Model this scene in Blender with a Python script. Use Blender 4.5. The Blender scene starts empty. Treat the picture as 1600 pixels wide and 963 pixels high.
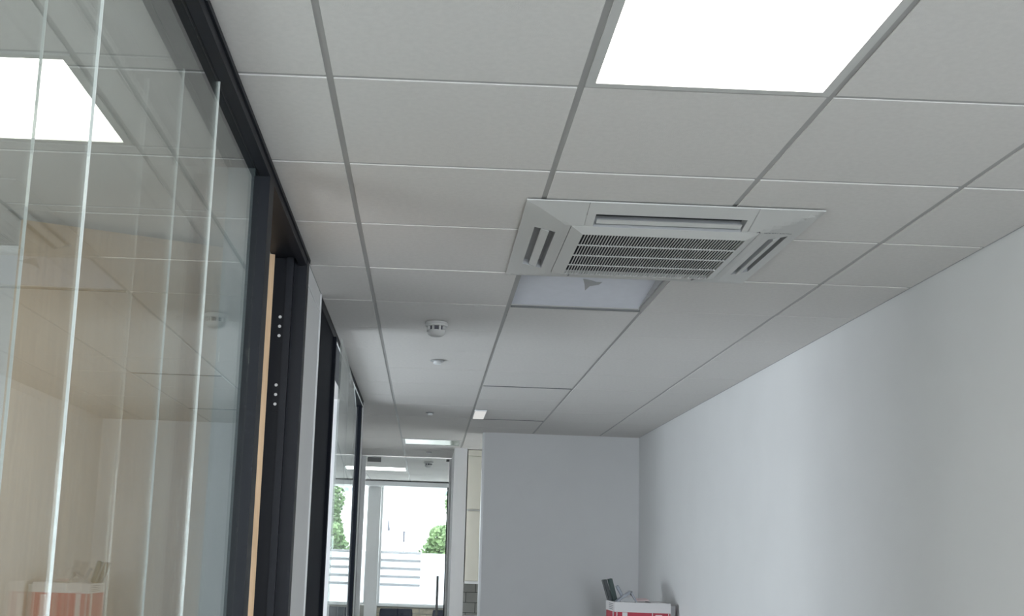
import bpy, bmesh, math, random
from mathutils import Matrix, Vector
random.seed(7)
S = bpy.context.scene
C = S.collection
# ------------------------------------------------------------------ camera
cam = bpy.data.cameras.new('camera'); co = bpy.data.objects.new('camera', cam); C.objects.link(co)
f_, yaw, pit, rol = 1768.9, -0.0144605, 0.1615847, 0.0348442
cy, sy, cp, sp = math.cos(yaw), math.sin(yaw), math.cos(pit), math.sin(pit)
F = Vector((-sy*cp, cy*cp, sp)); R = Vector((cy, sy, 0)); U = R.cross(F)
cr, sr = math.cos(rol), math.sin(rol)
R2 = cr*R + sr*U; U2 = -sr*R + cr*U
m = Matrix((R2, U2, -F)).transposed().to_4x4(); m.translation = Vector((0, 0, 1.5))
co.matrix_world = m
cam.sensor_width = 36; cam.lens = f_/1600*36; cam.shift_x = 100/1600; cam.shift_y = 100/1600
cam.clip_start = 0.02; cam.clip_end = 500
S.camera = co
H = 2.62                                    # underside of the ceiling grid
# ------------------------------------------------------------------ world, lights, exposure
w = bpy.data.worlds.new('sky'); S.world = w; w.use_nodes = True
bg = w.node_tree.nodes['Background']; bg.inputs[0].default_value = (0.90, 0.95, 1.0, 1); bg.inputs[1].default_value = 7.0
LAMP = 8.5                                  # radiance of the lit ceiling panels
def area(name, loc, sx, sy_, power, col, rot):
    l = bpy.data.lights.new(name, 'AREA'); l.shape = 'RECTANGLE'; l.size = sx; l.size_y = sy_
    l.energy = power; l.color = col
    o = bpy.data.objects.new(name, l); C.objects.link(o); o.location = loc; o.rotation_euler = rot; return o
area('rear_fill', (1.18, -3.05, 1.45), 1.25, 1.2, 60, (0.84, 0.91, 1.0), (math.radians(90), 0, 0)).data.spread = math.radians(110)  # added fill from behind the camera, brightening corridor and end wall
area('daylight_office_window', (-3.35, 1.0, 1.5), 1.3, 2.0, 34, (0.92, 0.96, 1.0), (0, math.radians(-90), 0))
area('daylight_second_office_window', (-3.35, 6.4, 1.5), 1.3, 2.0, 72, (0.80, 0.88, 1.0), (0, math.radians(-90), 0))
vs = S.view_settings; vs.view_transform = 'Standard'; vs.look = 'None'; vs.gamma = 1; vs.use_curve_mapping = False
vs.exposure = -0.18
# ------------------------------------------------------------------ materials
def mat(name, col, rough=0.6, metal=0, spec=0.5, noise=0, nscale=20, bump=0, bscale=200, stretch=None, col2=None, trans=0):
    M = bpy.data.materials.new(name); M.use_nodes = True; N = M.node_tree.nodes; L = M.node_tree.links
    b = N['Principled BSDF']; b.inputs['Base Color'].default_value = (*col, 1); b.inputs['Roughness'].default_value = rough
    b.inputs['Metallic'].default_value = metal; b.inputs['Specular IOR Level'].default_value = spec
    tc = N.new('ShaderNodeTexCoord'); mp = N.new('ShaderNodeMapping'); L.new(tc.outputs['Object'], mp.inputs[0])
    if stretch: mp.inputs['Scale'].default_value = stretch
    if noise or col2:
        n = N.new('ShaderNodeTexNoise'); n.inputs['Scale'].default_value = nscale; n.inputs['Detail'].default_value = 5
        L.new(mp.outputs[0], n.inputs[0])
        r = N.new('ShaderNodeValToRGB'); r.color_ramp.elements[0].position = .35; r.color_ramp.elements[1].position = .65
        c2 = col2 or tuple(c*(1-noise) for c in col)
        r.color_ramp.elements[0].color = (*c2, 1); r.color_ramp.elements[1].color = (*col, 1)
        L.new(n.outputs[0], r.inputs[0]); L.new(r.outputs[0], b.inputs['Base Color'])
    if bump:
        n2 = N.new('ShaderNodeTexNoise'); n2.inputs['Scale'].default_value = bscale; L.new(mp.outputs[0], n2.inputs[0])
        bp = N.new('ShaderNodeBump'); bp.inputs['Strength'].default_value = bump; bp.inputs['Distance'].default_value = .002
        L.new(n2.outputs[0], bp.inputs['Height']); L.new(bp.outputs[0], b.inputs['Normal'])
    if trans: b.inputs['Transmission Weight'].default_value = trans
    return M
def emis(name, col, st):
    M = bpy.data.materials.new(name); M.use_nodes = True; N = M.node_tree.nodes; L = M.node_tree.links
    e = N.new('ShaderNodeEmission'); e.inputs[0].default_value = (*col, 1); e.inputs[1].default_value = st
    L.new(e.outputs[0], N['Material Output'].inputs[0]); return M
def glass(name, tint, ior=1.5, rough=0.0):
    # clear sheet: light passes straight, both faces reflect by Fresnel
    M = bpy.data.materials.new(name); M.use_nodes = True; N = M.node_tree.nodes; L = M.node_tree.links
    N.remove(N['Principled BSDF'])
    g = N.new('ShaderNodeNewGeometry'); mx = N.new('ShaderNodeMix'); mx.data_type = 'FLOAT'
    L.new(g.outputs['Backfacing'], mx.inputs[0]); mx.inputs[2].default_value = ior; mx.inputs[3].default_value = 1/ior
    fr = N.new('ShaderNodeFresnel'); L.new(mx.outputs[0], fr.inputs['IOR'])
    t = N.new('ShaderNodeBsdfTransparent'); t.inputs[0].default_value = (*tint, 1)
    gl = N.new('ShaderNodeBsdfGlossy'); gl.inputs['Roughness'].default_value = rough; gl.inputs[0].default_value = (.95, .97, .96, 1)
    ms = N.new('ShaderNodeMixShader'); L.new(fr.outputs[0], ms.inputs[0]); L.new(t.outputs[0], ms.inputs[1]); L.new(gl.outputs[0], ms.inputs[2])
    L.new(ms.outputs[0], N['Material Output'].inputs[0]); return M
def film(name, col, tr):
    M = bpy.data.materials.new(name); M.use_nodes = True; N = M.node_tree.nodes; L = M.node_tree.links
    N.remove(N['Principled BSDF'])
    a = N.new('ShaderNodeBsdfTranslucent'); a.inputs[0].default_value = (*col, 1)
    d = N.new('ShaderNodeBsdfDiffuse'); d.inputs[0].default_value = (*col, 1)
    ms = N.new('ShaderNodeMixShader'); ms.inputs[0].default_value = 1-tr
    L.new(a.outputs[0], ms.inputs[1]); L.new(d.outputs[0], ms.inputs[2]); L.new(ms.outputs[0], N['Material Output'].inputs[0]); return M
m_tile = mat('mineral_tile', (.77, .75, .725), .9, spec=.2, noise=.04, nscale=60, bump=.35, bscale=350)
m_tileb = mat('white_board', (.80, .82, .88), .7, spec=.3, noise=.03)
m_tee = mat('grid_shaded', (.44, .435, .425), .5)  # tee colour darkened to carry the shade of the recessed grooves
m_seam_shade = mat('seam_shade', (.16, .165, .165), .7)
m_wall = mat('wall_paint', (.80, .80, .80), .75, spec=.25, noise=.02, nscale=3, bump=.12, bscale=120)
m_floor = mat('carpet', (.40, .39, .38), .95, noise=.3, nscale=300)
m_frame = mat('dark_frame', (.011, .013, .018), .5, spec=.25)
m_door = mat('dark_door', (.010, .012, .018), .7, spec=.12)
m_closer = mat('closer_grey', (.20, .235, .25), .5)
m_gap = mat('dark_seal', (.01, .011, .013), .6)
m_glass = glass('clear_glass', (.955, .97, .96))
m_glass2 = glass('window_glass', (.97, .985, .98), 1.4)
m_joint = mat('joint_strip', (.86, .88, .87), .25, spec=.7)
m_oak = mat('oak_veneer', (.68, .49, .31), .5, spec=.35, stretch=(14, 14, .5), nscale=7, col2=(.57, .40, .245))
m_white = mat('white_plastic', (.62, .62, .60), .45)
m_grey = mat('grey_plastic', (.42, .425, .43), .5)
m_black = mat('black_void', (.012, .014, .02), .8)
m_trim = mat('white_gloss', (.84, .85, .85), .3)
m_steel = mat('brushed_steel', (.62, .62, .62), .3, metal=1)
m_patch = mat('patch_metal', (.20, .20, .195), .5, metal=.2)
m_lamp = emis('lamp_panel', (1, .965, .91), LAMP)
m_lamp2 = emis('lamp_far', (1, 1, 1), 12)
m_kitchen_fill = emis('kitchen_fill', (1, .97, .92), 10)
m_off = mat('unlit_diffuser', (.36, .41, .33), .18, spec=.35)
m_cream = mat('cream_cabinet', (.76, .74, .65), .4)
m_metro = mat('metro_tile', (.33, .33, .31), .3, spec=.5, noise=.12, nscale=9)
m_grout = mat('dark_grout', (.04, .04, .04), .9)
m_brick = mat('cream_brick', (.68, .62, .50), .85, noise=.25, nscale=12, bump=.4)
m_mortar = mat('mortar', (.42, .41, .38), .95)
m_navy = mat('navy_fabric', (.03, .036, .06), .9, bump=.3)
m_leaf = mat('leaf', (.20, .30, .13), .7, col2=(.10, .17, .07), nscale=3)
m_bark = mat('bark', (.16, .13, .11), .9)
m_red = mat('red_card', (.50, .035, .07), .55, noise=.15, nscale=15)
m_card = mat('white_card', (.70, .68, .68), .6)
m_pink = mat('printed_line', (.8, .62, .62), .6)
m_ink = mat('ink', (.10, .10, .12), .6)
m_folder = mat('black_folder', (.018, .028, .03), .35)
m_fgreen = mat('green_folder', (.025, .05, .045), .45)
m_clear = mat('smoky_plastic', (.30, .32, .36), .3)
m_ext = mat('pale_render', (.8, .8, .8), .9)
m_extwin = mat('exterior_window', (.25, .32, .42), .3)
m_pave = mat('paving', (.55, .55, .53), .9, noise=.2)
m_film = film('frosted_film', (.93, .95, .97), .8)
m_stripe = film('grey_film', (.60, .60, .61), .85)
# ------------------------------------------------------------------ mesh helpers
class MB:
    def __init__(s): s.v = []; s.f = []
    def box(s, x0, x1, y0, y1, z0, z1):
        n = len(s.v)
        s.v += [(x, y, z) for z in (z0, z1) for y in (y0, y1) for x in (x0, x1)]
        s.f += [tuple(n+i for i in q) for q in ((0,2,3,1),(4,5,7,6),(0,1,5,4),(2,6,7,3),(0,4,6,2),(1,3,7,5))]
        return s
    def quad(s, *p):
        n = len(s.v); s.v += list(p); s.f.append(tuple(range(n, n+len(p)))); return s
    def prism(s, pts, d):                      # closed outline pts (3-D) extruded by vector d
        n = len(s.v); k = len(pts); s.v += [tuple(p) for p in pts]+[tuple(Vector(p)+Vector(d)) for p in pts]
        s.f.append(tuple(range(n+k-1, n-1, -1))); s.f.append(tuple(range(n+k, n+2*k)))
        for i in range(k): j = (i+1) % k; s.f.append((n+i, n+j, n+k+j, n+k+i))
        return s
    def lathe(s, prof, cx=0, cy_=0, seg=32):   # profile (r, z) about a vertical axis
        n = len(s.v)
        for r, z in prof:
            for a in range(seg): t = 2*math.pi*a/seg; s.v.append((cx+r*math.cos(t), cy_+r*math.sin(t), z))
        for i in range(len(prof)-1):
            for a in range(seg): b = (a+1) % seg; s.f.append((n+i*seg+a, n+i*seg+b, n+(i+1)*seg+b, n+(i+1)*seg+a))
        s.f.append(tuple(n+a for a in range(seg))); s.f.append(tuple(n+(len(prof)-1)*seg+a for a in reversed(range(seg))))
        return s
    def tube(s, a, b, r, seg=10):
        a = Vector(a); b = Vector(b); d = (b-a).normalized(); u = d.orthogonal().normalized(); v = d.cross(u); n = len(s.v)
        for p in (a, b):
            for i in range(seg): t = 2*math.pi*i/seg; s.v.append(tuple(p+r*(u*math.cos(t)+v*math.sin(t))))
        for i in range(seg): j = (i+1) % seg; s.f.append((n+i, n+j, n+seg+j, n+seg+i))
        s.f.append(tuple(n+i for i in reversed(range(seg)))); s.f.append(tuple(n+seg+i for i in range(seg)))
        return s
    def mesh(s, name, m_, bevel=0, smooth=False):
        me = bpy.data.meshes.new(name); me.from_pydata(s.v, [], s.f); me.materials.append(m_)
        bm = bmesh.new(); bm.from_mesh(me)
        bmesh.ops.recalc_face_normals(bm, faces=bm.faces)
        if bevel: bmesh.ops.bevel(bm, geom=list(bm.edges), offset=bevel, segments=2, affect='EDGES', profile=.5)
        if smooth:
            for f in bm.faces: f.smooth = True
            for e in bm.edges:
                if len(e.link_faces) == 2 and e.calc_face_angle(0) > .6: e.smooth = False
        bm.to_mesh(me); bm.free(); return me
    def obj(s, name, m_, parent=None, bevel=0, smooth=False):
        return link(name, s.mesh(name, m_, bevel, smooth), parent)
def link(name, me, parent=None, loc=None):
    o = bpy.data.objects.new(name, me); C.objects.link(o)
    if parent: o.parent = parent
    if loc: o.location = loc
    return o
def bx(name, m_, x0, x1, y0, y1, z0, z1, parent=None, bevel=0):
    """box whose origin is its own base centre, given in the parent's space"""
    cx, cyy = (x0+x1)/2, (y0+y1)/2
    o = MB().box(x0-cx, x1-cx, y0-cyy, y1-cyy, 0, z1-z0).obj(name, m_, parent, bevel); o.location = (cx, cyy, z0); return o
def struct(o): o['kind'] = 'structure'; return o
def sroot(name, loc=(0, 0, 0)):
    o = bpy.data.objects.new(name, None); C.objects.link(o); o.location = loc; o['kind'] = 'structure'; o.empty_display_size = .1; return o
def thing(name, label, cat, loc=(0, 0, 0), rz=0, group=None):
    o = bpy.data.objects.new(name, None); C.objects.link(o); o.location = loc; o.rotation_euler = (0, 0, rz); o.empty_display_size = .1
    o['label'] = label; o['category'] = cat
    if group: o['group'] = group
    return o
def tag(o, label, cat, group=None):
    o['label'] = label; o['category'] = cat
    if group: o['group'] = group
    return o
def dup(root, loc, label=None, rz=None):
    r = root.copy(); C.objects.link(r); r.location = loc
    if rz is not None: r.rotation_euler = (0, 0, rz)
    if label: r['label'] = label
    for ch in list(root.children):
        c = ch.copy(); C.objects.link(c); c.parent = r
        for g in list(ch.children):
            d = g.copy(); C.objects.link(d); d.parent = c
    return r
# ------------------------------------------------------------------ setting: floor and walls
XR = 1.895; YB = 10.15; YR = -3.2; YE = 13.0; YW = 17.85
struct(bx('floor', m_floor, -3.6, 2.6, YR-.1, YW+.1, -.1, 0))
struct(bx('wall_right', m_wall, XR, XR+.1, YR, YB+.12, 0, H+.12))
wb = struct(bx('wall_back', m_wall, .50, XR, YB, YB+.12, 0, H+.12))
bx('end_trim', m_trim, -.716, -.697, -.065, .065, 0, 2.615, wb)
wr = sroot('wall_rear', (0, YR, 0))
mb = MB(); mb.box(-3.6, .52, -.1, 0, 0, 2.74); mb.box(1.84, 2.0, -.1, 0, 0, 2.74); mb.box(.52, 1.84, -.1, 0, 0, .8); mb.box(.52, 1.84, -.1, 0, 2.1, 2.74)
mb.obj('wall_face', m_wall, wr)
w2 = sroot('added_rear_window', (1.18, YR-.05, .8))  # unseen window, added around the rear fill light
mb = MB(); mb.box(-.66, .66, -.03, .03, 0, .05); mb.box(-.66, .66, -.03, .03, 1.25, 1.3); mb.box(-.66, -.61, -.03, .03, 0.05, 1.25); mb.box(.61, .66, -.03, .03, 0.05, 1.25); mb.box(-.025, .025, -.03, .03, 0.05, 1.25)
mb.obj('window_frame', m_trim, w2)
for s in (-.3175, .3175): bx('pane', m_glass2, s-.29, s+.29, -.004, .004, .05, 1.25, w2)
# ------------------------------------------------------------------ ceiling: boards, exposed grid, one object per tile
X0 = -.269; Y0 = 2.551; P = .6; G = .0085
def ceiling(name, x0, x1, y0, y1, ox, oy, skip=(), drop=None):
    root = struct(bx(name, m_wall, x0, x1, y0, y1, H+.09, H+.13))
    c0 = ((x0+x1)/2, (y0+y1)/2, H+.09)
    def loc(x, y, z): return (x-c0[0], y-c0[1], z-c0[2])
    xs = [x0]+[ox+P*i for i in range(-12, 12) if x0+.03 < ox+P*i < x1-.03]+[x1]
    ys = [y0]+[oy+P*j for j in range(-14, 32) if y0+.03 < oy+P*j < y1-.03]+[y1]
    for x in xs[1:-1]:
        t = bx('grid_tee', m_tee, x-.012, x+.012, y0, y1, H, H+.004, root); t.location = loc(x, (y0+y1)/2, H)
    for y in ys[1:-1]:
        mb = MB()
        for a, b in zip(xs, xs[1:]): mb.box(a+.012, b-.012, -.012, .012, 0, .004)
        t = mb.obj('cross_tee', m_tee, root); t.location = loc(0, y, H+.0003); 
    for x, s in ((x0, 1), (x1, -1)):
        t = MB().box(*sorted((0, s*.016)), y0, y1, 0, .004).obj('edge_angle', m_tee, root); t.location = loc(x, 0, H-.001)
    cache = {}
    for i, (a, b) in enumerate(zip(xs, xs[1:])):
        for j, (c, d) in enumerate(zip(ys, ys[1:])):
            ci = round((a+b)/2/P-ox/P-.5+.0); cj = math.floor((c+d)/2/P-oy/P)
            if (math.floor(((a+b)/2-ox)/P), cj) in skip: continue
            gy = G if (c+d)/2 < Y0+P*4 else .002
            k = (round(b-a, 4), round(d-c, 4), gy)
            if k not in cache:
                hx, hy = k[0]/2-G, k[1]/2-gy; mb = MB()
                mb.box(-hx, hx, -hy, hy, 0, .016)
                mb.box(-hx-.004, hx+.004, -k[1]/2+G-.004, k[1]/2-G+.004, .0165, .024)
                me = mb.mesh('ceiling_tile', m_tile); cache[k] = me
            dz = drop(math.floor(((a+b)/2-ox)/P), cj) if drop else 0
            link('ceiling_tile', cache[k], root, loc((a+b)/2, (c+d)/2, H-.0032-dz+random.uniform(-.0006, .0006)))
    return root
def drop(i, j):
    return 0
ceiling('ceiling', -.505, XR, YR, 8.40, X0, Y0, skip={(1, -1), (1, -6), (1, 3)}, drop=drop)
# (second stretch starts on a grid line so the tiles run through)
ceiling('ceiling', -.76, .93, 8.40, YE, X0, Y0, skip={(0, 14)}, drop=drop)
ceiling('ceiling', .93, XR, 8.40, YB, X0, Y0)
ceiling('ceiling', .93, 2.40, YB+.12, 12.22, X0, Y0, skip={(3, 14)})
ceiling('ceiling', -2.4, 2.2, YE+.1, YW, X0, Y0+.15, skip={(-1, 20)})
ceiling('ceiling', -3.55, -.615, YR, 4.24, -.857, 3.08, skip={(-1, -1), (-1, -6), (-4, -1)})
ceiling('ceiling', -3.55, -.615, 4.36, 8.30, -.857, 3.08)
for j in (4, 8, 11): struct(bx('gap_shade_1', m_seam_shade, X0+P+.010, X0+2*P-.010, Y0+P*j-.007, Y0+P*j+.004, H-.0075, H))  # dark strips painted as the shade inside three tile gaps
# lifted white board behind the cassette, resting askew on the grid
rt = MB().box(-.287, .287, -.29, .29, 0, .012).obj('ceiling_board', m_tileb); rt.location = (X0+.9, Y0+P*3.5, H+.030); rt.rotation_euler = (math.radians(-5), 0, 0)
tag(rt, 'bluish white board lying askew in the open ceiling bay behind the air conditioner', 'ceiling board')
us = MB().box(-.006, .006, -.30, .30, .005, .088).obj('bay_side', m_grey); us.location = (X0+1.2-.012, Y0+P*3.5, H); struct(us)
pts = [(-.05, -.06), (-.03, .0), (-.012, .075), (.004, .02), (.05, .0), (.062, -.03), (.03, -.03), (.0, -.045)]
mb = MB(); mb.prism([(x*.75+.02, y*1.1-.02, -.0012) for x, y in pts], (0, 0, .001)); mb.obj('grey_patch', m_grey, rt)  # small irregular grey patch on the underside of the board
# ------------------------------------------------------------------ ceiling lamps
def troffer(cx, cyy, label, lit=m_lamp, s=.6):
    t = thing('ceiling_light', label, 'ceiling light', (cx, cyy, H-.006)); h = s/2-G
    mb = MB()
    for a in ((-h, h, -h, -h+.022), (-h, h, h-.022, h), (-h, -h+.022, -h+.022, h-.022), (h-.022, h, -h+.022, h-.022)): mb.box(a[0], a[1], a[2], a[3], 0, .03)
    mb.obj('frame', m_white, t)
    MB().box(-h+.022, h-.022, -h+.022, h-.022, .004, .012).obj('diffuser', lit, t)
    return t
troffer(X0+.9, Y0-.3, 'square lit panel at the top, right in front of the air conditioner')
troffer(X0+.9, Y0-.3-3.0, 'lit square ceiling panel behind the viewpoint')
troffer(-.857-.3, 2.78, 'lit square panel of the office seen through the glass partition')
troffer(-.857-.3, 2.78-3.0, 'lit square panel at the rear of the glazed office')
troffer(-.857-2.1, 2.78, 'lit square panel near the outer wall of the glazed office')
troffer(X0+.3, Y0+P*14.5, 'unlit square panel just before the glass end door', m_off)
troffer(X0-.3, Y0+.15+P*20.5, 'lit square panel beyond the glass end door', m_lamp2)
troffer(X0+2.1, Y0+P*14.5, 'added unseen fill panel in the kitchen recess behind the end wall', m_kitchen_fill)  # unseen lamp, added to brighten the recess
t = thing('emergency_light', 'small bright white block beside the grid near the end wall', 'light', (.385, 8.80, H-.014))
MB().box(-.047, .047, -.24, .24, -.004, .006).obj('housing', m_trim, t); MB().box(-.042, .042, -.235, .235, -.007, -.0045).obj('diffuser', emis('small_lamp', (1, 1, .97), .8), t)
# ------------------------------------------------------------------ detectors
def detector(x, y, label):
    t = thing('smoke_detector', label, 'smoke detector', (x, y, H-.0075))
    MB().lathe([(.055, 0), (.057, -.012), (.053, -.020)]).obj('base', m_white, t, smooth=True)
    MB().lathe([(.034, -.020), (.034, -.042)]).obj('chamber', m_ink, t, smooth=True)
    MB().lathe([(.046, -.040), (.045, -.050), (.038, -.060), (.026, -.067), (.010, -.069)]).obj('cover', m_white, t, smooth=True)
    for k in range(8):
        a = 2*math.pi*(k+.5)/8; r = Matrix.Rotation(a, 4, 'Z')
        me = MB().box(.032, .046, -.004, .004, -.041, -.0195).mesh('rib', m_white); o = link('rib', me, t); o.rotation_euler = (0, 0, a)
    return t
detector(.014, 5.36, 'round smoke detector hanging nearest, left of the boards')
detector(.003, 13.6, 'round smoke detector beyond the glass end door')
def puck(x, y, label, r=.04):
    t = thing('sprinkler_cover', label, 'sprinkler', (x, y, H-.0075))
    MB().lathe([(r, 0), (r*1.02, -.003), (r*.85, -.005)]).obj('rim', m_grey, t, smooth=True)
    MB().lathe([(r*.55, -.005), (r*.62, -.016), (r*.5, -.019)], seg=24).obj('plate', m_trim, t, smooth=True)
puck(.03, 6.44, 'flat round cover just behind the nearest smoke detector')
puck(-.002, 8.85, 'faint flush round cover midway down the ceiling', .033)
puck(.0, 12.28, 'small flush round cover between unlit panel and glass end door', .033)
# ------------------------------------------------------------------ ceiling cassette air conditioner
ac = thing('air_conditioner', 'white four-way ceiling cassette air conditioner with dark intake grille', 'air conditioner', (.7475, 3.875, 2.56))
ax0, ax1, ay0, ay1 = -.470, .470, -.475, .475
def az(x, y):
    d = min(x-ax0, ax1-x, y-ay0, ay1-y)
    if d < .018: return .048-.004*d/.018
    return max(.016, .044-.028*(d-.018)/.13)
xs = [ax0, -.452, -.4225, -.3525, -.3125, -.272, -.2425, .2425, .264, .3075, .3625, .4275, .452, ax1]
ys = [ay0, -.457, -.405, -.325, -.225, 0, .255, .293, .373, .457, ay1]
def finer(v):
    o = [v[0]]
    for a, b in zip(v, v[1:]):
        k = max(1, math.ceil((b-a)/.03)); o += [a+(b-a)*t/k for t in range(1, k+1)]
    return o
xs = finer(xs); ys = finer(ys)
slots = [(-.2425, .2425, -.405, -.325), (-.2425, .2425, .293, .373), (-.4225, -.3525, -.225, .255), (.3625, .4275, -.225, .255)]
def inslot(a, b, c, d):
    mx, my = (a+b)/2, (c+d)/2
    return any(s[0] < mx < s[1] and s[2] < my < s[3] for s in slots)
mb = MB(); mt = MB()
for a, b in zip(xs, xs[1:]):
    for c, d in zip(ys, ys[1:]):
        if inslot(a, b, c, d): continue
        if a >= -.3126 and b <= .3076 and c >= -.3251 and d <= .2931: continue
        top = (a >= -.2721 and b <= .2641 and d <= -.3249)
        e = .0012 if top and abs(a+.272) < 1e-6 else 0; g = .0012 if top and abs(b-.264) < 1e-6 else 0
        q = [(a+e, c, az(a, c)), (b-g, c, az(b, c)), (b-g, d, az(b, d)), (a+e, d, az(a, d))]
        (mt if top else mb).quad(*q)
# outer skirt
for (a, b), (c, d) in (((ax0, ay0), (ax1, ay0)), ((ax1, ay0), (ax1, ay1)), ((ax1, ay1), (ax0, ay1)), ((ax0, ay1), (ax0, ay0))):
    mb.quad((a, b, .048), (c, d, .048), (c, d, .0525), (a, b, .0525))
def solid(mbx, name, parent, m_):
    me = bpy.data.meshes.new(name); me.from_pydata(mbx.v, [], mbx.f); me.materials.append(m_)
    bm = bmesh.new(); bm.from_mesh(me); bmesh.ops.remove_doubles(bm, verts=bm.verts, dist=.00005); bmesh.ops.recalc_face_normals(bm, faces=bm.faces); bm.to_mesh(me); bm.free()
    return link(name, me, parent)
solid(mb, 'panel', ac, m_white); solid(mt, 'vane_surround', ac, m_white)
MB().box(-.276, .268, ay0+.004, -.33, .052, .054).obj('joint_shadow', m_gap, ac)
for s in slots:
    w = MB(); z0 = .017; z1 = .056
    for p, q in (((s[0], s[2]), (s[1], s[2])), ((s[1], s[2]), (s[1], s[3])), ((s[1], s[3]), (s[0], s[3])), ((s[0], s[3]), (s[0], s[2]))):
        w.quad((p[0], p[1], az(*p)-.0003), (q[0], q[1], az(*q)-.0003), (q[0], q[1], z1), (p[0], p[1], z1))
    w.quad((s[0], s[2], z1), (s[1], s[2], z1), (s[1], s[3], z1), (s[0], s[3], z1))
    o = w.obj('outlet', m_grey, ac)
    long_x = (s[1]-s[0]) > (s[3]-s[2])
    v = MB()
    if long_x: cyy = (s[2]+s[3])/2; v.prism([(s[0]+.008, cyy-.004, .026), (s[0]+.008, cyy+.018, .020), (s[0]+.008, cyy+.020, .022), (s[0]+.008, cyy-.002, .029)], (s[1]-s[0]-.016, 0, 0))
    else:
        cx = (s[0]+s[1])/2; k = 1 if cx > 0 else -1
        v.prism([(cx-k*.014, s[2]+.008, .024), (cx+k*.010, s[2]+.008, .034), (cx+k*.012, s[2]+.008, .038), (cx-k*.014, s[2]+.008, .028)], (0, s[3]-s[2]-.016, 0))
    v.obj('vane', m_white, ac)
# intake plate: frame, ribs, slats
gx0, gx1, gy0, gy1 = -.268, .268, -.282, .242
fr = MB(); px0, px1, py0, py1 = -.3105, .3055, -.323, .291
i0 = [(gx0, gy0, 0), (gx1, gy0, 0), (gx1, gy1, 0), (gx0, gy1, 0)]; o0 = [(px0, py0, .0155), (px1, py0, .0155), (px1, py1, .0155), (px0, py1, .0155)]
for k in range(4):
    l_ = (k+1) % 4; A_, B_, Cc, Dd = i0[k], i0[l_], o0[l_], o0[k]
    up = lambda p: (p[0], p[1], .022)
    fr.quad(A_, B_, Cc, Dd); fr.quad(A_, B_, up(B_), up(A_)); fr.quad(Dd, Cc, up(Cc), up(Dd)); fr.quad(up(A_), up(B_), up(Cc), up(Dd))
solid(fr, 'intake_frame', ac, m_white)
MB().box(gx0-.004, gx1+.004, gy0-.004, gy1+.004, .016, .021).obj('filter', m_black, ac)
n = 54; pitch = (gx1-gx0)/n
sl = MB().box(-.0016, .0016, gy0, gy1, .0005, .0028).mesh('slat', m_white)
for k in range(1, n): link('slat', sl, ac, (gx0+pitch*k, 0, 0))
for k in range(1, 4):
    y = gy0+(gy1-gy0)*k/4; MB().box(gx0, gx1, -.0035, .0035, -.0003, .0032).obj('cross_rib', m_white, ac).location = (0, y, 0)
# printed maker's mark, lettering facing down
cu = bpy.data.curves.new('lettering', 'FONT'); cu.body = 'MITSUBISHI ELECTRIC'; cu.size = .0115; cu.extrude = .0002
to = bpy.data.objects.new('tmp', cu); C.objects.link(to); bpy.context.view_layer.update()
me = bpy.data.meshes.new_from_object(to); bpy.data.objects.remove(to); me.materials.clear(); me.materials.append(m_ink)
wd = max(v.co.x for v in me.vertices); sc = .090/wd
lt = link('lettering', me, ac, (.318, -.333+.01, .0158)); lt.rotation_euler = (math.pi, 0, 0); lt.scale = (sc, 1, 1); lt['label'] = 'small printed maker name'
lo = MB()
for ang in (90, 210, 330):
    a = math.radians(ang); u = Vector((math.cos(a), -math.sin(a), 0)); v = Vector((-u.y, u.x, 0)); L_ = .0085
    p = [Vector((0, 0, 0)), u*L_*.5+v*L_*.29, u*L_, u*L_*.5-v*L_*.29]; lo.prism([tuple(q) for q in p], (0, 0, .0004))
lg = lo.obj('emblem', m_ink, ac); lg.location = (.300, -.330, .0155); lg['label'] = 'three-diamond emblem'
# ------------------------------------------------------------------ left: glazed partition with dark frame
XF = -.490; XB = -.60
wl = sroot('wall_left', (0, 0, 0))
bx('head_rail', m_frame, XF-.030, XF, YR, 4.22, 2.572, H+.012, wl)
bx('head_rail', m_frame, XB-.02, XF-.030, YR, 4.22, 2.600, H+.012, wl)
bx('head_lip', m_frame, XF-.006, XF+.006, YR, 4.262, 2.598, H-.0085, wl)
bx('base_rail', m_frame, XB-.02, XF, YR, 3.165, 0, .06, wl)
bx('post', m_frame, XF-.046, XF, 3.165, 3.25, .0, 2.572, wl)
bx('cavity_closer', m_closer, XB-.015, XF-.047, 3.18, 3.24, .0, 2.60, wl)
bx('post_stop', m_frame, XB+.03, XF-.012, 3.25, 3.262, .0, 2.572, wl)
JY = [YR, -1.95, -1.06, -.17, .72, 1.612, 2.502, 3.165]
for x in (-.519, -.603):
    for a, b in zip(JY, JY[1:]):
        bx('pane', m_glass, x-.002, x+.002, a+.0014, b-.0014, .06, 2.600 if x < -.55 else 2.572, wl)
    for y in JY[1:-1]:
        bx('joint_strip', m_joint, x-.0022, x+.0022, y-.0011, y+.0011, .06, 2.600 if x < -.55 else 2.572, wl)
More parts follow.
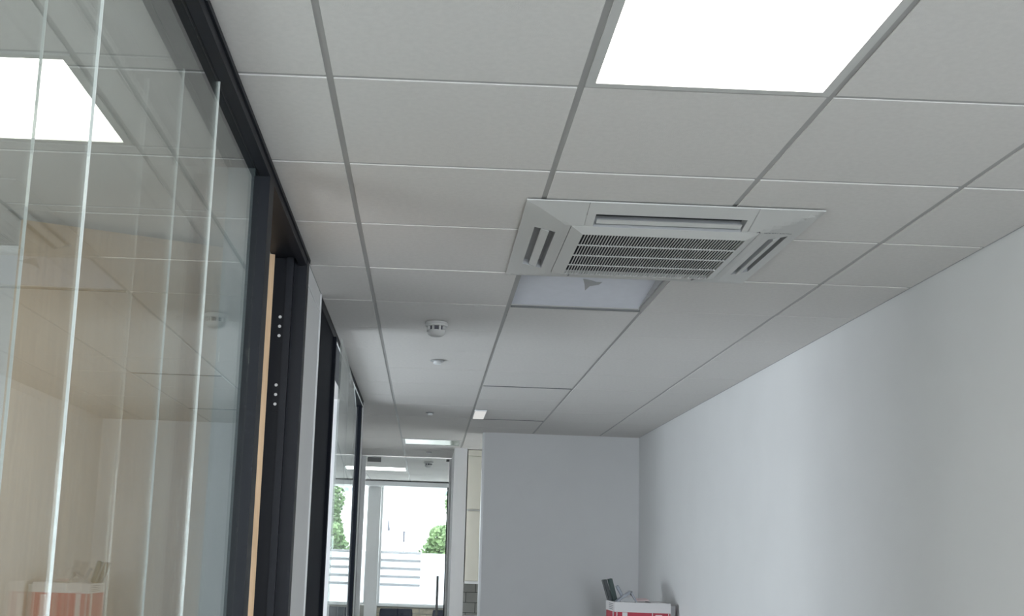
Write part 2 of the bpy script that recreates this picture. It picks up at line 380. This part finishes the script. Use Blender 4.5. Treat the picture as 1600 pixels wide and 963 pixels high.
# office doorway beyond the glass: dark lining, full-height oak leaf standing open
d1 = sroot('door_1', (XB, 4.20, 0))
bx('frame_jamb', m_frame, -.02, .108, 0, .055, 0, 2.604, d1)
bx('frame_jamb', m_frame, .035, .062, -.018, 0, 0, 2.604, d1)
bx('architrave', m_frame, .098, .112, -.01, .062, 0, 2.604, d1)
for zc in (2.335, 2.075):
    h = bx('hinge', m_frame, .006, .034, -.002, 0, zc-.06, zc+.06, d1)
    for dz in (-.036, 0, .036):
        s = MB().lathe([(.0062, 0), (.0052, .0016)], seg=12).obj('screw', m_trim, h); s.rotation_euler = (math.pi/2, 0, 0); s.location = (0, -.001, .06+dz)
ang = math.atan2(-.345, -.84)
leaf = MB().box(0, .895, -.022, .022, .01, 2.596).obj('door_leaf', m_oak, d1); leaf.location = (-.012, -.045, 0); leaf.rotation_euler = (0, 0, ang)
XF = -.50
# white stub wall and second, dark, doorway
ws = struct(bx('wall_left', m_wall, XB, XF, 4.262, 4.865, 0, H+.005))
bx('joint_cover', m_trim, .05, .054, -.30, .30, 2.53, 2.536, ws)
bx('corner_bead', m_trim, .05, .056, .286, .3015, 0, 2.615, ws)
wl2 = sroot('wall_left', (XF, 4.87, 0))
bx('head_rail', m_frame, -.11, .0, 0, 3.50, 2.575, H+.012, wl2)
bx('head_lip', m_trim, -.001, .004, .85, 3.46, 2.572, 2.578, wl2)
bx('post', m_door, -.11, .012, .75, .80, 0, 2.575, wl2)
bx('post', m_door, -.031, -.008, 3.40, 3.50, 0, 2.575, wl2)
bx('base_rail', m_frame, -.11, .0, .80, 3.40, 0, .06, wl2)
th = math.atan(.0245)
for a, b in ((.80, 1.66), (1.66, 2.53), (2.53, 3.40)):
    p = MB().box(-.005, .005, -(b-a)/2+.002, (b-a)/2-.002, 0, 2.515).obj('pane', m_glass, wl2)
    p.location = (+.003-.0245*((a+b)/2-2.1), (a+b)/2, .06); p.rotation_euler = (0, 0, th)
for y in (1.66, 2.53): bx('joint_strip', m_grey, +.003-.0245*(y-2.1)-.0055, +.003-.0245*(y-2.1)+.0055, y-.002, y+.002, .06, 2.575, wl2)
d2 = sroot('door_2', (XF, 4.87, 0))
bx('frame_jamb', m_door, -.10, .0, 0, .045, 0, 2.575, d2)
bx('door_leaf', m_door, -.055, -.004, .047, .748, .01, 2.573, d2)
# office walls
wo = sroot('wall_office', (0, 0, 0)); wo.name = 'wall_office'
bx('wall_face', m_wall, -3.6, -.63, 4.255, 4.35, 0, H+.005, wo)
mb = MB(); mb.box(-3.65, -3.56, YR, 8.4, 0, .8); mb.box(-3.65, -3.56, YR, 8.4, 2.2, 2.74); mb.box(-3.65, -3.56, YR, -.1, .8, 2.2); mb.box(-3.65, -3.56, 2.1, 5.3, .8, 2.2); mb.box(-3.65, -3.56, 7.5, 8.4, .8, 2.2); mb.obj('wall_face', m_wall, wo)
bx('wall_face', m_wall, -3.55, -.62, 8.31, 8.38, 0, H+.005, wo)
# beyond the partitions: white corridor wall, end wall pieces
struct(bx('wall_left', m_wall, -.86, -.765, 8.38, YE+.1, 0, H+.12))
struct(bx('wall_left', m_wall, -.765, -.50, 8.385, 8.44, 0, H+.005))
we = sroot('wall_end', (0, YE, 0))
bx('wall_face', m_wall, .268, .402, -1.25, .1, 0, H+.005, we)
bx('wall_face', m_wall, .402, 2.4, -.78, -.68, 0, H+.005, we)
bx('wall_face', m_wall, -2.4, -.765, 0, .1, 0, H+.12, we)
mb = MB(); mb.box(2.4, 2.5, -2.9, 4.9, 0, 1.0); mb.box(2.4, 2.5, -2.9, 4.9, 2.2, H+.12); mb.box(2.4, 2.5, -2.9, -2.4, 1.0, 2.2); mb.box(2.4, 2.5, -1.1, 4.9, 1.0, 2.2); mb.obj('wall_face', m_wall, we)
w3 = sroot('added_side_window', (2.45, YE-1.75, 1.0))  # unseen window, added to let sky light into the kitchen recess
mb = MB(); mb.box(-.03, .03, -.65, .65, 0, .05); mb.box(-.03, .03, -.65, .65, 1.15, 1.2); mb.box(-.03, .03, -.65, -.6, .05, 1.15); mb.box(-.03, .03, .6, .65, .05, 1.15); mb.obj('window_frame', m_trim, w3)
bx('pane', m_glass2, -.004, .004, -.6, .6, .05, 1.15, w3)
bx('wall_face', m_wall, XR+.1, 2.4, -2.85, -2.75, 0, H+.12, we)
bx('wall_face', m_wall, -2.5, -2.4, 0, 4.9, 0, H+.12, we)
# glass end door
d3 = sroot('door_3', (0, YE, 0))
bx('frame_jamb', m_trim, -.762, -.715, -.02, .08, 0, H-.01, d3)
bx('frame_jamb', m_trim, .243, .266, -.01, .08, 0, H-.01, d3)
bx('frame_head', m_white, -.715, .243, 0, .08, 2.606, H-.009, d3)
bx('pane', m_glass2, -.705, .226, .03, .04, .02, 2.598, d3)
bx('patch_fitting', m_patch, -.700, -.545, .015, .028, 2.545, 2.600, d3)
bx('patch_fitting', m_patch, .205, .240, .015, .028, 2.575, 2.603, d3)
bx('edge_seal', m_gap, .2275, .2415, .015, .055, .02, 2.28, d3)
hd = MB().tube((.152, -.03, .55), (.152, -.03, 1.28), .014, 14).obj('pull_handle', m_patch, d3, smooth=True)
for z in (.65, 1.18): MB().tube((0, -.03, z), (0, .03, z), .008, 10).obj('standoff', m_patch, hd).location = (.152, 0, 0)
# ------------------------------------------------------------------ far room: window, brick apron
ww = sroot('wall_far', (0, YW, 0))
mb = MB(); mb.box(-2.4, 2.4, 0, .15, 2.60, 2.74); mb.box(-2.4, -2.2, 0, .15, 0, 2.6); mb.box(1.9, 2.4, 0, .15, 0, 2.6); mb.box(-.90, -.715, -.25, .15, 0, 2.598)
mb.obj('wall_face', m_wall, ww)
mb = MB(); mb.box(-2.2, -.9, 0.015, .15, 0, .715); mb.box(-.715, 1.9, .015, .15, 0, .715); mb.obj('mortar_bed', m_mortar, ww)
bx('bulkhead', m_trim, -2.4, 2.4, -.55, 0, 2.53, H-.02, ww)
bms = {}
for row in range(9):
    z = .70-.086*(row+1); off = .11*(row % 2)
    x = -.715-.02
    cuts = [-.713]
    k = -.713+(.11 if row % 2 else .215)
    while k < 1.0: cuts.append(k); k += .222
    for a, b in zip(cuts, cuts[1:]):
        wdt = round(b-a-.010, 3)
        if wdt not in bms: bms[wdt] = MB().box(0, wdt, 0, .03, 0, .076).mesh('brick', m_brick)
        if row < 4: link('brick', bms[wdt], ww, (a, -.008+random.uniform(-.002, .002), z))
w1 = sroot('window_1', (0, YW, .72))
mb = MB()
for a, b in ((-2.2, -.9), (-.713, 1.9)):
    mb.box(a, b, .02, .08, 0, .035); mb.box(a, b, .02, .08, 1.83, 1.88); mb.box(a, a+.03, .02, .08, .035, 1.83); mb.box(b-.03, b, .02, .08, .035, 1.83)
mb.box(.62, .66, .02, .08, .035, 1.83)
mb.obj('window_frame', m_trim, w1)
bx('window_sill', m_trim, -.72, 1.9, -.05, .02, -.01, .015, w1)
for a, b in ((-2.17, -.93), (-.683, .62), (.66, 1.87)): bx('pane', m_glass2, a, b, .045, .053, .035, 1.83, w1)
for a, b in ((-2.17, -.93), (-.683, .62), (.66, 1.87)): bx('frosted_film', m_film, a, b, .0535, .0545, .035, .815, w1)
for k in range(5): bx('film_stripe', m_stripe, -.681, -.062, .036, .0445, .793-.124*k, .836-.124*k, w1)
# navy chairs beyond the glass door: only their back tops are in view
def chair(x, y, rz, label):
    t = thing('chair', label, 'chair', (x, y, 0), rz, 'navy chairs beyond the glass door')
    MB().box(-.22, .22, -.20, .24, .41, .47).obj('seat', m_navy, t, bevel=.015)
    mb = MB(); pts = [(-.20, .48), (-.215, .74), (-.205, .81), (.205, .815), (.215, .75), (.20, .48)]
    mb.prism([(px_, -.26+.0*pz, pz) for px_, pz in pts], (0, .045, 0)); mb.obj('backrest', m_navy, t, bevel=.012)
    for sx in (-.19, .19):
        for syy in (-.23, .2): MB().tube((sx, syy, 0), (sx, syy, .42 if syy > 0 else .52), .012).obj('leg', m_patch, t)
    return t
c = chair(-.36, 15.2, .05, 'navy fabric chair behind the left side of glass end door')
dup(c, (.345, 15.2, 0), 'navy fabric chair behind the pull handle of glass end door', -.04)
# ------------------------------------------------------------------ kitchen recess right of the end door
kc = thing('wall_cabinet', 'cream tall wall cabinet in the recess beside the end wall', 'cabinet', (.414, 11.82, 0))
MB().box(0, .62, .022, .36, 1.25, 2.60).obj('carcass', m_cream, kc)
MB().box(0, .62, 0, .02, 2.548, 2.608).obj('filler', m_cream, kc)
MB().box(0.002, .618, 0, .02, 1.995, 2.543).obj('door', m_cream, kc, bevel=.002)
MB().box(0.002, .618, 0, .02, 1.262, 1.972).obj('door', m_cream, kc, bevel=.002)
MB().box(0, .62, -.004, .02, 1.977, 1.990).obj('rail', m_white, kc)
MB().box(0, .62, -.006, .02, 1.232, 1.258).obj('pelmet', m_trim, kc)
# metro tiles on the recess back wall, under the cabinet
wt = struct(bx('wall_splashback', m_grout, .404, 1.10, 12.195, 12.219, .9, 1.26)); tl = {}
for row in range(4):
    z = 1.243-.106*(row+1)
    k = .404-.06-(.1 if row % 2 else 0)
    while k < 1.05:
        a, b = max(k, .405), min(k+.2, 1.05); k += .206
        if b-a < .02: continue
        wq = round(b-a, 3)
        if wq not in tl: tl[wq] = MB().box(-wq/2, wq/2, 0, .008, 0, .1).mesh('metro_tile', m_metro)
        o = link('metro_tile', tl[wq], wt, ((a+b)/2-.752, -.019, z-.9))
kb = thing('base_cabinet', 'cream kitchen base unit under the metro tiles', 'cabinet', (.414, 11.62, 0))
MB().box(0, .6, .02, .565, .1, .86).obj('carcass', m_cream, kb); MB().box(.003, .597, 0, .018, .1, .855).obj('door', m_cream, kb); MB().box(0, .6, .05, .5, 0, .1).obj('plinth', m_grey, kb)
MB().box(0, .62, -.02, .57, .861, .90).obj('worktop', m_grey, kb)
# ------------------------------------------------------------------ paper box with files, on a grey cabinet by the right wall
fc = thing('filing_cabinet', 'grey filing cabinet against the right wall under the red box', 'cabinet', (1.62, 8.75, 0))
MB().box(-.25, .25, -.30, .30, 0, .942).obj('body', m_grey, fc, bevel=.004)
for z in (.04, .33, .62):
    dr = MB().box(-.235, .235, -.32, -.301, z, z+.27).obj('drawer', m_white, fc); MB().box(-.06, .06, -.335, -.32, z+.19, z+.21).obj('handle', m_patch, dr)
bxx, bxy, bz = 1.415, 8.50, .944
rb = thing('cardboard_box', 'red open cardboard box with white lid band at the right wall', 'box', (bxx, bxy, bz))
W_, D_, Hh = .410, .40, .268; tk = .004
mb = MB(); mb.box(0, W_, 0, tk, 0, Hh-.07); mb.box(0, W_, D_-tk, D_, 0, Hh-.07); mb.box(0, tk, tk, D_-tk, 0, Hh-.07); mb.box(W_-tk, W_, tk, D_-tk, 0, Hh-.07); mb.box(tk, W_-tk, tk, D_-tk, 0, tk)
mb.obj('carton', m_red, rb)
mb = MB(); mb.box(-.004, W_+.003, -.004, 0, Hh-.072, Hh); mb.box(-.004, 0, 0, D_, Hh-.072, Hh); mb.box(W_, W_+.003, 0, D_, Hh-.072, Hh); mb.box(0, W_, D_, D_+.003, Hh-.072, Hh)
mb.obj('lid_band', m_card, rb)
fl = MB().box(0, .21, 0, .16, 0, .004).obj('flap', m_pink, rb); fl.location = (.05, .02, Hh+.002); fl.rotation_euler = (math.radians(4), math.radians(-3.5), 0)
fl = MB().box(0, .12, 0, .2, 0, .004).obj('flap', m_card, rb); fl.location = (W_-.14, .04, Hh+.001); fl.rotation_euler = (0, math.radians(2), 0)
fl = MB().box(0, .045, 0, .004, 0, .25).obj('flap', m_grey, rb); fl.location = (W_+.004, .05, .0)
lb = MB().box(-.0055, -.0045, .02, .30, Hh-.068, Hh-.004).obj('printed_label', m_card, rb)
for k in range(4): MB().box(-.0002, 0, .05, .24, 0, .004).obj('text_line', m_ink, lb).location = (-.0056, 0, Hh-.058+.013*k)
for x, ww_ in ((.012, .006), (.055, .038), (.275, .006), (.30, .05), (.395, .006)):
    MB().box(x, x+ww_, -.002, -.0003, 0, Hh-.074 if ww_ < .045 else Hh-.085).obj('printed_stripe', m_card if ww_ < .045 else m_pink, rb)
MB().box(-.002, -.0003, .05, .09, 0, Hh-.074).obj('printed_stripe', m_card, rb)
def slab(name, m_, a, b, wdt, thick, label, cat, group=None):   # leaning sheet from a to b
    a, b = Vector(a), Vector(b); d = b-a; s = Vector((0, 1, 0)); n_ = d.cross(s).normalized()*thick
    mb = MB(); c0 = (a+b)/2; mb.prism([a-c0, b-c0, b-c0+n_, a-c0+n_], s*wdt); o = mb.obj(name, m_, bevel=min(.004, thick*.3)); o.location = c0; return tag(o, label, cat, group)
zt = bz+Hh
slab('ring_binder', m_folder, (bxx+.09, bxy+.27, zt-.2), (bxx-.02, bxy+.27, zt+.158), .10, .028, 'black binder leaning out of the left end of the red box', 'binder')
slab('document_folder', m_fgreen, (bxx+.085, bxy+.18, zt-.12), (bxx+.008, bxy+.18, zt+.168), .07, .030, 'short dark green folder standing between binder and grey trays', 'folder')
o = slab('plastic_sleeve', m_clear, (bxx+.17, bxy+.12, zt-.1), (bxx+.045, bxy+.12, zt+.12), .04, .022, 'smoky grey plastic sleeve slanting beside the green folder', 'folder')
# grey angled letter tray: two legs of an inverted V with a rounded floor
lt_ = thing('letter_tray', 'grey plastic letter tray tipped into the red box', 'tray', (bxx+.008, bxy+.015, zt+.006))
mb = MB(); mb.prism([(0, 0, -.005), (.115, 0, .078), (.128, 0, .070), (.022, 0, -.005)], (0, .09, 0)); mb.prism([(.115, 0, .078), (.165, 0, -.01), (.153, 0, -.01), (.108, 0, .066)], (0, .09, 0)); mb.obj('side', m_clear, lt_)
pts = [(.045+.0, 0, -.005)]+[(.09-.055*math.cos(math.pi*k/10), 0, -.004+.036*math.sin(math.pi*k/10)) for k in range(11)]
MB().prism(pts[1:], (0, .01, 0)).obj('front', m_grey, lt_); MB().prism([(x, y+.02, z*1.6) for x, y, z in pts[1:]], (0, .008, 0)).obj('back', m_card, lt_)
# ------------------------------------------------------------------ outside the far window
struct(bx('ground', m_pave, -60, 60, YW+.2, 160, -.6, -.5))
def tree(x, y, zc, rx, rz_, n_, label, ls=.11):
    t = thing('tree', label, 'tree', (x, y, -.5)); mb = MB()
    rnd = random.Random(int(x*10+y))
    for _ in range(n_):
        while True:
            p = Vector((rnd.uniform(-1, 1), rnd.uniform(-1, 1), rnd.uniform(-1, 1)))
            if p.length < 1 and (p.length > .35): break
        lump = 1+.18*math.sin(p.x*5+x)*math.cos(p.z*6)
        c_ = Vector((p.x*rx*lump, p.y*rx*lump, zc+.5+p.z*rz_*lump)); u = Vector((rnd.gauss(0, 1), rnd.gauss(0, 1), rnd.gauss(0, 1))).normalized(); v = u.orthogonal().normalized(); s = rnd.uniform(.45, 1)*ls
        mb.quad(tuple(c_-u*s), tuple(c_-v*s*.6), tuple(c_+u*s), tuple(c_+v*s*.6))
    me = bpy.data.meshes.new('foliage'); me.from_pydata(mb.v, [], mb.f); me.materials.append(m_leaf); o = link('foliage', me, t); o['kind'] = 'stuff'
    tr = MB(); tr.tube((0, 0, 0), (0.05, 0, zc+.5), .09); tr.tube((0.03, 0, zc*.7), (rx*.5, .1, zc+.5+rz_*.4), .04); tr.tube((0.03, 0, zc*.7), (-rx*.5, -.1, zc+.5+rz_*.3), .04); tr.obj('trunk', m_bark, t)
    return t
tree(.78, 32, 1.55, .84, .95, 4600, 'low leafy green tree at the right edge of the far window')
tree(3.0, 88, 4.4, 1.62, 2.9, 6800, 'tall slim leafy tree far off, mirrored in the second glass partition', .19)
tree(5.4, 96, 4.6, 1.6, 3.0, 4200, 'broad tree farther right behind the low tree', .24)
struct(bx('boundary_wall', m_ext, -12, 14, 50, 50.3, -.5, .9))
bd = thing('building', 'pale distant block with rows of bluish windows, top right of window', 'building', (1.0, 130, -.5))
MB().box(0, 16, 0, 10, 0, 14).obj('wall', m_ext, bd)
for a in range(9):
    for b in range(3): MB().box(0, .5, -.1, .05, 0, .38).obj('window', m_extwin, bd).location = (.15+.8*a, 0, 9.0+.62*b)
tl_ = thing('traffic_light', 'dark traffic signal on a thin post outside the far window', 'traffic light', (-.57, 30, -.5))
MB().tube((0, 0, 0), (0, 0, 2.32), .014).obj('post', m_grey, tl_); MB().box(-.03, .03, -.05, .02, 2.33, 2.62).obj('signal_head', m_ink, tl_)
sg = thing('hanging_banner', 'slim dark banner on a post at the left of far window', 'banner', (-1.02, 30, -.5))
MB().tube((0, 0, 0), (0, 0, 3.1), .012).obj('post', m_trim, sg); MB().prism([(.014, 0, 3.06), (.05, 0, 2.85), (.08, 0, 2.62), (.014, 0, 2.6)], (0, .02, 0)).obj('banner', m_ink, sg)
